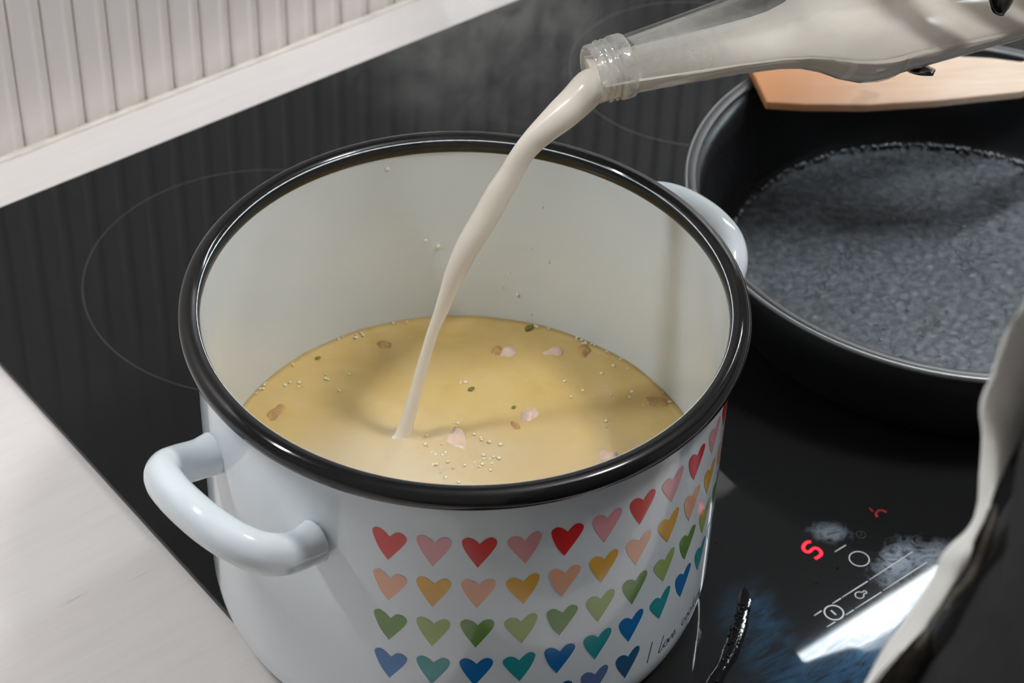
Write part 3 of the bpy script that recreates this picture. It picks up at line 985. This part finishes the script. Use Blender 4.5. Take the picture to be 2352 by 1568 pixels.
bmesh.ops.bisect_plane(bm, geom=list(bm.verts) + list(bm.edges) + list(bm.faces), plane_co=inv @ Vector((0, 0, LEVEL)), plane_no=inv.to_3x3() @ Vector((0, 0, 1)), clear_inner=True)
bm.to_mesh(fm_)
bm.free()
o = link('milk_film', fm_, M['film'], bottle)
o['label'] = 'thin greyish film of milk on the inside of the glass'
tag(link('bottled_milk', lm, M['milk']), 'cream coloured milk lying along the inside of the tipped glass bottle', 'milk')

STREAM = [(0.06993, 0.01163, 0.22140, 0.0068), (0.06436, 0.01337, 0.21572, 0.0066), (0.05868, 0.01515, 0.21061, 0.0065), (0.05287, 0.01697, 0.20567, 0.00594), (0.04731, 0.01871, 0.20032, 0.0055),
          (0.04248, 0.02022, 0.19403, 0.00505), (0.03866, 0.02141, 0.18656, 0.00530), (0.0346, 0.02268, 0.17922, 0.00560), (0.03084, 0.02386, 0.17145, 0.0056), (0.02689, 0.02509, 0.16377, 0.00552),
          (0.02279, 0.02638, 0.15615, 0.0054), (0.01915, 0.02751, 0.14799, 0.0050), (0.01593, 0.02852, 0.13939, 0.0045), (0.01325, 0.02936, 0.13025, 0.00381), (0.0104, 0.03025, 0.12109, 0.0031),
          (0.00737, 0.0312, 0.11199, 0.00262), (0.00487, 0.03198, 0.10227, 0.0025), (0.00259, 0.0327, 0.09226, 0.00255), (0.00032, 0.03341, 0.08209, 0.00268), (-0.00196, 0.03412, 0.07178, 0.00290),
          (-0.00423, 0.03483, 0.06134, 0.0033), (-0.00560, 0.03530, 0.0555, 0.0042), (-0.00618, 0.03544, 0.0530, 0.0062)]
pts4 = [(MOUTH + AX * 0.012 + Vector((0, 0, -0.0045)), 0.0050), (MOUTH + AX * 0.005 + Vector((0, 0, -0.0048)), 0.0056)] + [(Vector(s[:3]), s[3]) for s in STREAM]
path = catmull([p for p, w in pts4], 4)
ws = [w for p, w in pts4]
rr = []
for i in range(len(path)):
    t = i / 4
    k = min(int(t), len(ws) - 2)
    w = ws[k] + (ws[k + 1] - ws[k]) * (t - k)
    s = i / (len(path) - 1)
    across = w * (0.82 + 0.12 * math.sin(s * 17))
    if s < 0.25:
        across = across * (s / 0.25) + 0.0088 * (1 - s / 0.25)
    # section is measured upright-in-plane (ref side) first, across second
    rr.append((across, w))
side = E_H.cross(Vector((0, 0, 1))).normalized()
tag(link('milk_stream', tube('milk_stream', path, rr, 24, ref=side), M['milk']), 'cream coloured stream of milk falling from the bottle mouth into the soup', 'milk')

# ------------------------------------------------------------------ frying pan and spatula
PC = (0.3205, 0.0045)
pan = root('frying_pan', 'black non-stick frying pan with greasy textured base beside the pot', 'pan', (PC[0], PC[1], 0))
pp = [(0, 0.0002), (0.105, 0.0002), (0.1135, 0.0012), (0.1195, 0.006), (0.1245, 0.018), (0.1310, 0.038), (0.1372, 0.0585)]
link('outside', lathe('outside', pp + [(0.1352, 0.0590), (0.1290, 0.038), (0.1222, 0.018), (0.118, 0.008), (0.112, 0.0040), (0, 0.0040)], 128), M['pan_outside'], pan)
ins = [(0, 0.0052), (0.060, 0.0048), (0.1095, 0.0052), (0.1135, 0.0060), (0.1165, 0.0085), (0.1190, 0.0125), (0.1225, 0.0220), (0.1290, 0.0420), (0.1350, 0.0600)]
link('inside', lathe('inside', ins + [(0.1358, 0.0590), (0.1292, 0.038), (0.1224, 0.018), (0.1178, 0.0082), (0.112, 0.0042), (0, 0.0042)], 160), M['pan'], pan)
link('rim_edge', lathe('rim_edge', [(0.1348, 0.0586), (0.1346, 0.0604), (0.1352, 0.0611), (0.1392, 0.0614), (0.1397, 0.0607), (0.1396, 0.0588), (0.1374, 0.0580)], 160, True), M['rim_coat'], pan)
link('bare_edge', lathe('bare_edge', [(0.1396, 0.0615), (0.1404, 0.0612), (0.1408, 0.0604), (0.1407, 0.0590), (0.1402, 0.0588)], 160, True), M['alu'], pan)
hx = R(-30)
hp = [Vector((math.cos(hx) * r, math.sin(hx) * r, z)) for r, z in ((0.136, 0.046), (0.155, 0.052), (0.19, 0.064), (0.24, 0.074), (0.30, 0.078), (0.325, 0.077))]
link('handle', tube('handle', catmull(hp, 5), [(0.006 + 0.004 * min(1, i / 8), 0.010 + 0.004 * min(1, i / 10)) for i in range(26)], 16), M['bakelite'], pan)
beads = []
for i in range(170):
    a = R(random.uniform(18, 128))
    r_ = 0.1152 + random.gauss(0, 0.0006)
    beads.append((PC[0] + r_ * math.cos(a), PC[1] + r_ * math.sin(a), 0.0082, random.uniform(0.0005, 0.0014)))
for i in range(260):
    a = random.uniform(0, 2 * math.pi)
    r_ = 0.108 * math.sqrt(random.random())
    beads.append((PC[0] + r_ * math.cos(a), PC[1] + r_ * math.sin(a), 0.0053, random.choice((0.00025, 0.0003, 0.0004, 0.0005, 0.0008))))
tag(link('grease_beads', spheres('grease_beads', beads, 2, 0.6), M['grease_bead']), 'shiny beads of grease on the base of the frying pan', 'grease', kind='stuff')

spat = root('wooden_spatula', 'flat wooden spatula lying across the back of the frying pan', 'spatula', (0.2905, 0.1220, 0.0632))
ang = math.atan2(0.042 - 0.115, 0.4043 - 0.2867)
spat.rotation_euler = (0, 0, ang)
ca, sa = math.cos(ang), math.sin(ang)
def loc2(x, y):
    x -= 0.2905
    y -= 0.1220
    return (x * ca + y * sa, -x * sa + y * ca)
low = [loc2(*p) for p in ((0.2867, 0.115), (0.3019, 0.1015), (0.3275, 0.0824), (0.3602, 0.0636), (0.4043, 0.042))]
BLADE = low + [(0.150, 0.004), (0.165, 0.010), (0.178, 0.0118), (0.178, 0.0262), (0.168, 0.029), loc2(0.4244, 0.0619), loc2(0.4138, 0.0742), loc2(0.4023, 0.0841), (0.10, 0.041), (0.05, 0.0435), loc2(0.3110, 0.1610)]
GRIP = [(0.1782, 0.0118), (0.20, 0.0125), (0.34, 0.0125), (0.345, 0.017), (0.345, 0.021), (0.34, 0.0255), (0.20, 0.0255), (0.1782, 0.0262)]
for nm, outl in (('blade', BLADE), ('handle', GRIP)):
    n = len(outl)
    v = [(x, y, 0) for x, y in outl] + [(x, y, 0.0052) for x, y in outl]
    f = [tuple(reversed(range(n))), tuple(range(n, 2 * n))] + [(i, (i + 1) % n, n + (i + 1) % n, n + i) for i in range(n)]
    sm = mesh(nm, v, f)
    fix_normals(sm)
    o = link(nm, sm, M['wood'], spat, False)
    bv = o.modifiers.new('bevel', 'BEVEL')
    bv.width = 0.0011
    bv.segments = 3
    bv.limit_method = 'ANGLE'

# ------------------------------------------------------------------ lamps
def strip(x0, x1, m, label):
    L = root('strip_lamp', label, 'lamp', ((x0 + x1) / 2, 0.199, 0.63), 'strip lamps under the wall cabinet')
    h = (x1 - x0) / 2
    link('housing', box('housing', (-h - 0.03, -0.018, -0.003), (h + 0.03, 0.018, 0.0), 0.001), M['housing'], L, False)
    link('tube', tube('tube', [(-h, 0, -0.017), (h, 0, -0.017)], 0.0115, 20), m, L)
    for s in (-1, 1):
        link('end_cap', box('end_cap', (s * (h + 0.010) - 0.0095, -0.013, -0.029), (s * (h + 0.010) + 0.0095, 0.013, -0.0032), 0.002), M['housing'], L, False)
strip(-0.42, -0.26, M['tube_left'], 'cool white strip lamp over the left of the pot, glinting on its rim')
strip(0.475, 1.15, M['tube_right'], 'long strip lamp mirrored as a white bar in the cooktop glass')
wc = root('wall_cabinet', 'dark wall cabinet above the cooktop that carries the strip lamps', 'cabinet', (0.3, 0.2265, 0.6305))
link('body', box('body', (-1.0, -0.150, 0.0), (1.0, 0.166, 0.60)), M['dark_cab'], wc, False)
for k in range(4):
    d = link('door', box('door', (-0.998 + 0.5 * k, -0.168, 0.002), (-0.502 + 0.5 * k, -0.1505, 0.598), 0.0015), M['dark_cab'], wc, False)
    link('handle', tube('handle', [(-0.55 + 0.5 * k, -0.168, 0.05), (-0.55 + 0.5 * k, -0.19, 0.05), (-0.55 + 0.5 * k, -0.19, 0.17), (-0.55 + 0.5 * k, -0.168, 0.17)], 0.004, 10, ref=(1, 0, 0)), M['steel'], d)
cl = root('pendant_lamp', 'white globe pendant lamp hanging in front of the cooker', 'lamp', (0.49, -0.49, 1.75))
link('canopy', lathe('canopy', [(0, 0), (0.05, 0), (0.05, -0.012), (0.012, -0.025), (0, -0.025)], 40), M['housing'], cl)
link('cord', tube('cord', [(0, 0, -0.02), (0, 0, -0.10), (0, 0, -0.18)], 0.003, 8, ref=(1, 0, 0)), M['bakelite'], cl)
link('socket', lathe('socket', [(0, -0.17), (0.020, -0.172), (0.022, -0.20), (0.022, -0.212), (0, -0.212)], 32), M['housing'], cl)
link('globe', lathe('globe', [(0.11 * math.sin(math.pi * k / 24) if 0 < k < 24 else 0.0, -0.31 + 0.105 * math.cos(math.pi * k / 24)) for k in range(25)], 48), M['ceil'], cl)

# ------------------------------------------------------------------ the person who pours
def capsules(name, chains, voxel):
    """chains of (point, radius) grown into one continuous surface"""
    bm = bmesh.new()
    for ch in chains:
        for (p, r), (q, s) in zip(ch, ch[1:]):
            p, q = Vector(p), Vector(q)
            n = max(2, int((q - p).length / (min(r, s) * 0.6)) + 1)
            for i in range(n + 1):
                t = i / n
                bmesh.ops.create_icosphere(bm, subdivisions=2 if max(r, s) < 0.03 else 3, radius=r + (s - r) * t, matrix=Matrix.Translation(p.lerp(q, t)))
    me = bpy.data.meshes.new(name + '_raw')
    bm.to_mesh(me)
    bm.free()
    o = bpy.data.objects.new(name + '_raw', me)
    COL.objects.link(o)
    md = o.modifiers.new('remesh', 'REMESH')
    md.mode = 'VOXEL'
    md.voxel_size = voxel
    sm_ = o.modifiers.new('smooth', 'SMOOTH')
    sm_.factor = 0.5
    sm_.iterations = 4
    dg = bpy.context.evaluated_depsgraph_get()
    res = bpy.data.meshes.new_from_object(o.evaluated_get(dg))
    bpy.data.objects.remove(o)
    bpy.data.meshes.remove(me)
    res.name = name
    return res

def around(s, phi, rad):
    """point around the bottle: s along its axis, phi from the camera-facing side over the top"""
    return MOUTH + AX * s + (N_CAM * math.cos(R(phi)) + W_UP * math.sin(R(phi))) * rad

person = root('person', 'person in black with a pale grey open cardigan standing at the right', 'person', (0.065, -0.41, -0.9))
PI_ = Vector(person.location)
def rel(ch):
    return [(Vector(p) - PI_, r) for p, r in ch]
fing = []
tips = []
for k, (s0, tip) in enumerate(((0.1608, -18.5), (0.1915, -24), (0.212, -20), (0.231, -6))):
    ch = [(around(s0, tip, 0.0327 + 0.0066), 0.0066), (around(s0, tip + 22, 0.0327 + 0.0072), 0.0076), (around(s0 + 0.001, tip + 52, 0.0327 + 0.0090), 0.0085),
          (around(s0 + 0.004, 68, 0.0327 + 0.0125), 0.0090), (around(s0 + 0.010, 92, 0.0327 + 0.018), 0.0100), (around(0.222 + (s0 - 0.207) * 0.8, 98, 0.062), 0.0120)]
    fing.append(ch)
    tips.append((s0, tip))
thumb = [(around(0.1460, 222, 0.0327 + 0.0058), 0.0058), (around(0.1470, 206, 0.0327 + 0.0078), 0.0076), (around(0.150, 176, 0.0327 + 0.0088), 0.0086), (around(0.158, 142, 0.0327 + 0.0100), 0.0095), (around(0.185, 112, 0.0327 + 0.017), 0.0110), (around(0.228, 104, 0.070), 0.0135)]
palm = [[(around(0.199, 98, 0.062), 0.0120), (around(0.252, 88, 0.094), 0.0150)], [(around(0.222, 98, 0.062), 0.0125), (around(0.260, 86, 0.094), 0.0155)],
        [(around(0.246, 96, 0.058), 0.0115), (around(0.268, 84, 0.090), 0.0145)]]
wrist = around(0.270, 84, 0.104)
elbow = Vector((0.455, -0.36, 0.36))
shoulder = Vector((0.255, -0.44, 0.50))
palm.append([(wrist, 0.021), (wrist.lerp(elbow, 0.5), 0.030), (elbow, 0.036), (shoulder, 0.050)])
sh_l = Vector((-0.085, -0.45, 0.49))
el_l = Vector((-0.04, -0.56, 0.24))
skel = fing + [thumb] + palm + [
    [((0.065, -0.44, 0.05), 0.105), ((0.065, -0.435, 0.20), 0.10), ((0.065, -0.445, 0.40), 0.105), ((0.065, -0.445, 0.50), 0.07), ((0.065, -0.44, 0.60), 0.052), ((0.065, -0.425, 0.70), 0.066), ((0.065, -0.425, 0.77), 0.082)],
    [((0.065, -0.44, 0.50), 0.06), (shoulder, 0.055)], [((0.065, -0.44, 0.50), 0.06), (sh_l, 0.055)],
    [(sh_l, 0.05), (el_l, 0.036), ((-0.005, -0.57, 0.05), 0.026), ((0.015, -0.57, -0.01), 0.022)],
    [((0.065, -0.342, 0.705), 0.012), ((0.065, -0.352, 0.735), 0.008)], [((-0.015, -0.43, 0.72), 0.010), ((-0.015, -0.43, 0.74), 0.012)], [((0.145, -0.43, 0.72), 0.010), ((0.145, -0.43, 0.74), 0.012)],
    [((0.065, -0.45, 0.05), 0.10), ((-0.015, -0.45, -0.06), 0.085), ((-0.02, -0.44, -0.45), 0.055), ((-0.02, -0.46, -0.82), 0.036), ((-0.02, -0.44, -0.87), 0.030), ((-0.02, -0.34, -0.878), 0.022)],
    [((0.065, -0.45, 0.05), 0.10), ((0.145, -0.45, -0.06), 0.085), ((0.15, -0.44, -0.45), 0.055), ((0.15, -0.46, -0.82), 0.036), ((0.15, -0.44, -0.87), 0.030), ((0.15, -0.34, -0.878), 0.022)]]
bo = link('body', capsules('body', [rel(c) for c in skel], 0.0026), M['skin'], person)
for s0, tip in tips + [('t', 0)]:
    # long nails laid over the finger ends
    v, f = [], []
    if s0 == 't':
        base_p = around(0.1470, 216, 0.0327 + 0.0118)
        tip_p = around(0.1450, 257, 0.0327 + 0.0046)
        wdir = AX
        ndir = (around(0.1460, 236, 1.0) - around(0.1460, 236, 0.0)).normalized()
        hw = 0.0044
    else:
        base_p = around(s0, tip + 15, 0.0327 + 0.0150)
        tip_p = around(s0, tip - 17, 0.0327 + 0.0088)
        wdir = AX
        ndir = (around(s0, tip - 4, 1.0) - around(s0, tip - 4, 0.0)).normalized()
        hw = 0.0062
    NU, NV = 9, 12
    for top_side in (1, 0):
        for j in range(NV + 1):
            t = j / NV
            c = base_p.lerp(tip_p, t) + ndir * (0.0022 * math.sin(math.pi * min(1, t * 0.9)))
            wk = hw * math.sqrt(max(0.02, 1 - max(0, (t - 0.45) / 0.56) ** 2.4)) * min(1, 0.8 + t)
            for i in range(NU + 1):
                u = -1 + 2 * i / NU
                v.append(c + wdir * (wk * u) - ndir * (0.0016 * u * u) - ndir * (0 if top_side else 0.0008))
    K = (NU + 1) * (NV + 1)
    for j in range(NV):
        for i in range(NU):
            a = j * (NU + 1) + i
            f.append((a, a + 1, a + NU + 2, a + NU + 1))
            f.append((K + a, K + a + NU + 1, K + a + NU + 2, K + a + 1))
    edge = [i for i in range(NU)] 
    for i in range(NU):
        f.append((i, K + i, K + i + 1, i + 1))
        a = NV * (NU + 1) + i
        f.append((a, a + 1, K + a + 1, K + a))
    for j in range(NV):
        a = j * (NU + 1)
        f.append((a, a + NU + 1, K + a + NU + 1, K + a))
        a += NU
        f.append((a, K + a, K + a + NU + 1, a + NU + 1))
    nm = mesh('fingernail', [p - PI_ for p in v], f)
    fix_normals(nm)
    o = link('fingernail', nm, M['nail'], person)
    o['label'] = 'black painted fingernail'
hair = [[((0.065, -0.445, 0.765), 0.088), ((0.065, -0.48, 0.70), 0.075), ((0.065, -0.5, 0.60), 0.060)]]
link('hair', capsules('hair', [rel(c) for c in hair], 0.004), M['hair'], person)

# black jumper: oval torso, its left side swelling and falling in as seen from the front
XE = [(-0.06, -0.125), (0.19, -0.122), (0.24, -0.112), (0.2652, -0.1036), (0.2741, -0.0999), (0.2844, -0.0955), (0.2918, -0.09), (0.3021, -0.0841), (0.3103, -0.0785), (0.3199, -0.0711), (0.3317, -0.0711), (0.3487, -0.0741), (0.3613, -0.0763), (0.3701, -0.0748), (0.3827, -0.0726), (0.3901, -0.0689), (0.4226, -0.0637), (0.45, -0.0587), (0.5, -0.0687), (0.54, -0.0437), (0.575, 0.0163)]
def xe(z):
    for (z0, x0), (z1, x1) in zip(XE, XE[1:]):
        if z <= z1:
            return x0 + (x1 - x0) * max(0, (z - z0)) / (z1 - z0)
    return XE[-1][1]
v, f = [], []
zs = [-0.06 + 0.635 * i / 90 for i in range(91)]
NS = 72
for z in zs:
    x_edge = xe(z)
    cx = x_edge + 0.104
    k = 1.0 if z < 0.49 else max(0.30, math.sqrt(max(0.0, 1 - ((z - 0.49) / 0.09) ** 2)))
    for i in range(NS):
        a = 2 * math.pi * i / NS
        rr_ = 1 + 0.012 * noise.noise(Vector((math.cos(a) * 3, math.sin(a) * 3, z * 14)))
        v.append((cx + 0.16 * k * math.cos(a) * rr_ - PI_.x, -0.403 + 0.12 * (0.55 + 0.45 * k) * math.sin(a) * rr_ - PI_.y - (0.03 if z > 0.49 else 0) * (z - 0.49) / 0.09, z - PI_.z))
for j in range(len(zs) - 1):
    for i in range(NS):
        f.append((j * NS + i, j * NS + (i + 1) % NS, (j + 1) * NS + (i + 1) % NS, (j + 1) * NS + i))
f.append(tuple(reversed(range(NS))))
jm = mesh('jumper', v, f)
fix_normals(jm)
link('jumper', jm, M['sweater'], person)
def sleeve(pts, rads):
    p = catmull([Vector(q) - PI_ for q in pts], 8)
    r_ = []
    for i in range(len(p)):
        t = i / 8
        k = min(int(t), len(rads) - 2)
        r_.append(rads[k] + (rads[k + 1] - rads[k]) * (t - k) + 0.0015 * math.sin(i * 1.9))
    link('sleeve', tube('sleeve', p, r_, 24, ref=(0, 0, 1)), M['sweater'], person)
sleeve([wrist.lerp(elbow, 0.12), wrist.lerp(elbow, 0.5), elbow, elbow.lerp(shoulder, 0.5), shoulder, shoulder.lerp(Vector((0.065, -0.44, 0.515)), 0.5), Vector((0.065, -0.44, 0.520))], [0.030, 0.038, 0.046, 0.058, 0.068, 0.072, 0.074])
sleeve([Vector((-0.01, -0.57, 0.06)), Vector((-0.045, -0.56, 0.14)), el_l, el_l.lerp(sh_l, 0.5), sh_l, sh_l.lerp(Vector((0.065, -0.44, 0.515)), 0.5), Vector((0.065, -0.44, 0.520))], [0.034, 0.040, 0.048, 0.056, 0.066, 0.072, 0.074])
legs = [[((0.065, -0.45, 0.02), 0.112), ((-0.015, -0.45, -0.06), 0.097), ((-0.02, -0.44, -0.45), 0.068), ((-0.02, -0.46, -0.80), 0.052)],
        [((0.065, -0.45, 0.02), 0.112), ((0.145, -0.45, -0.06), 0.097), ((0.15, -0.44, -0.45), 0.068), ((0.15, -0.46, -0.80), 0.052)]]
link('trousers', capsules('trousers', [rel(c) for c in legs], 0.008), M['trousers'], person)
for x in (-0.02, 0.15):
    link('shoe', capsules('shoe', [rel([((x, -0.47, -0.862), 0.037), ((x, -0.41, -0.868), 0.031), ((x, -0.335, -0.872), 0.027)])], 0.004), M['bakelite'], person)

STRIP = [[(-0.0637, -0.3, 0.4374), (-0.0453, -0.3111, 0.4078)], [(-0.0659, -0.3, 0.4078), (-0.0563, -0.3081, 0.3842)], [(-0.0699, -0.3, 0.3899), (-0.0631, -0.3081, 0.3703)], [(-0.0744, -0.3, 0.3828), (-0.064, -0.3081, 0.3595)], [(-0.0764, -0.3, 0.3701), (-0.0679, -0.3081, 0.3537)], [(-0.078, -0.3, 0.3611), (-0.0705, -0.3081, 0.3485)], [(-0.0741, -0.3, 0.3488), (-0.073, -0.3081, 0.3434)], [(-0.0707, -0.3, 0.3318), (-0.0752, -0.3081, 0.3364)], [(-0.0685, -0.3, 0.3197), (-0.0763, -0.3081, 0.3287)], [(-0.0702, -0.3, 0.3136), (-0.0787, -0.3081, 0.3216)], [(-0.0792, -0.3, 0.3103), (-0.0793, -0.3081, 0.3125)], [(-0.0814, -0.3, 0.302), (-0.0848, -0.3081, 0.3072)], [(-0.0889, -0.3, 0.292), (-0.0897, -0.3081, 0.299)], [(-0.0955, -0.3, 0.2846), (-0.0971, -0.3081, 0.294)], [(-0.0999, -0.3, 0.2743), (-0.106, -0.3081, 0.2873)], [(-0.1047, -0.3, 0.265), (-0.1109, -0.3081, 0.2757)], [(-0.1081, -0.3015, 0.2305), (-0.1125, -0.3103, 0.2378)], [(-0.1081, -0.3015, 0.1713), (-0.111, -0.3103, 0.1713)]]
LINING = [[(-0.0742, -0.3067, 0.3299), (-0.0782, -0.3118, 0.3361)], [(-0.0742, -0.3067, 0.327), (-0.0775, -0.3118, 0.3324)], [(-0.0768, -0.3067, 0.3208), (-0.0768, -0.3118, 0.3235)], [(-0.0784, -0.3067, 0.3106), (-0.0782, -0.3118, 0.3134)], [(-0.0838, -0.3067, 0.306), (-0.0849, -0.3118, 0.3077)], [(-0.089, -0.3067, 0.2972), (-0.0934, -0.3118, 0.304)], [(-0.096, -0.3067, 0.2928), (-0.0915, -0.3118, 0.2928)], [(-0.1059, -0.3067, 0.2861), (-0.0883, -0.3118, 0.2772)], [(-0.1107, -0.3067, 0.2741), (-0.0849, -0.3118, 0.2602)], [(-0.111, -0.3081, 0.2305), (-0.0837, -0.3126, 0.2231)]]
def cloth(name, pairs, m, thick):
    a = catmull([p[0] for p in pairs], 5)
    b = catmull([p[1] for p in pairs], 5)
    view = Vector((-0.414, -0.5265, 0.713))
    NU = 10
    v, f = [], []
    for side_ in (1, 0):
        for j, (p, q) in enumerate(zip(a, b)):
            for i in range(NU + 1):
                t = i / NU
                c = p.lerp(q, t)
                nrm = Vector((-0.55, -0.65, 0.5)).normalized()
                bulge = 0.0022 * math.sin(math.pi * t) + 0.0008 * noise.noise(c * 120)
                c = c + nrm * (bulge if side_ else -thick + bulge)
                if not side_ and i == 0:
                    c = p.lerp(q, 0.12) - nrm * thick * 0.5
                v.append(c - PI_)
    L = len(a)
    K = L * (NU + 1)
    for j in range(L - 1):
        for i in range(NU):
            k = j * (NU + 1) + i
            f.append((k, k + 1, k + NU + 2, k + NU + 1))
            f.append((K + k, K + k + NU + 1, K + k + NU + 2, K + k + 1))
        for i in (0, NU):
            k = j * (NU + 1) + i
            f.append((k, K + k, K + k + NU + 1, k + NU + 1))
    me = mesh(name, v, f)
    fix_normals(me)
    return link(name, me, m, person)
o = cloth('cardigan_edge', STRIP, M['cardigan'], 0.003)
o['label'] = 'ragged pale grey edge of the open cardigan'
o = cloth('cardigan_lining', LINING, M['lining'], 0.003)
o['label'] = 'brown grey fleece lining of the cardigan'

# ------------------------------------------------------------------ steam rising from the pot
v = []
steam = link('steam', blob('steam', 1.0, 3, (1, 1, 1), 0.12, 1.0, 3))
steam.data.materials.clear()
sm_, nt, b, out = new_mat('steam_volume')
nt.nodes.remove(b)
pv = nt.nodes.new('ShaderNodeVolumePrincipled')
pv.inputs['Color'].default_value = (0.95, 0.90, 0.86, 1)
pv.inputs['Anisotropy'].default_value = 0.0
vv = coords(nt, (1.0, 1.0, 0.75))
big = noise_f(nt, vv, 3.2, 6, 0.6, 1.6)
tc = nt.nodes.new('ShaderNodeTexCoord')
ln = nt.nodes.new('ShaderNodeVectorMath')
ln.operation = 'LENGTH'
nt.links.new(tc.outputs['Object'], ln.inputs[0])
fall = smooth(nt, ln.outputs['Value'], 0.95, 0.25)
dens = mth(nt, 'MULTIPLY', mth(nt, 'MULTIPLY', smooth(nt, big, 0.40, 0.66), fall), 12.5)
nt.links.new(dens, pv.inputs['Density'])
nt.links.new(pv.outputs[0], out.inputs['Volume'])
steam.data.materials.append(sm_)
steam.location = (0.070, 0.085, 0.225)
steam.scale = (0.085, 0.060, 0.085)
steam.rotation_euler = (0, R(8), R(-35))
tag(steam, 'thin wisps of steam rising from the back of the pot', 'steam', kind='stuff')
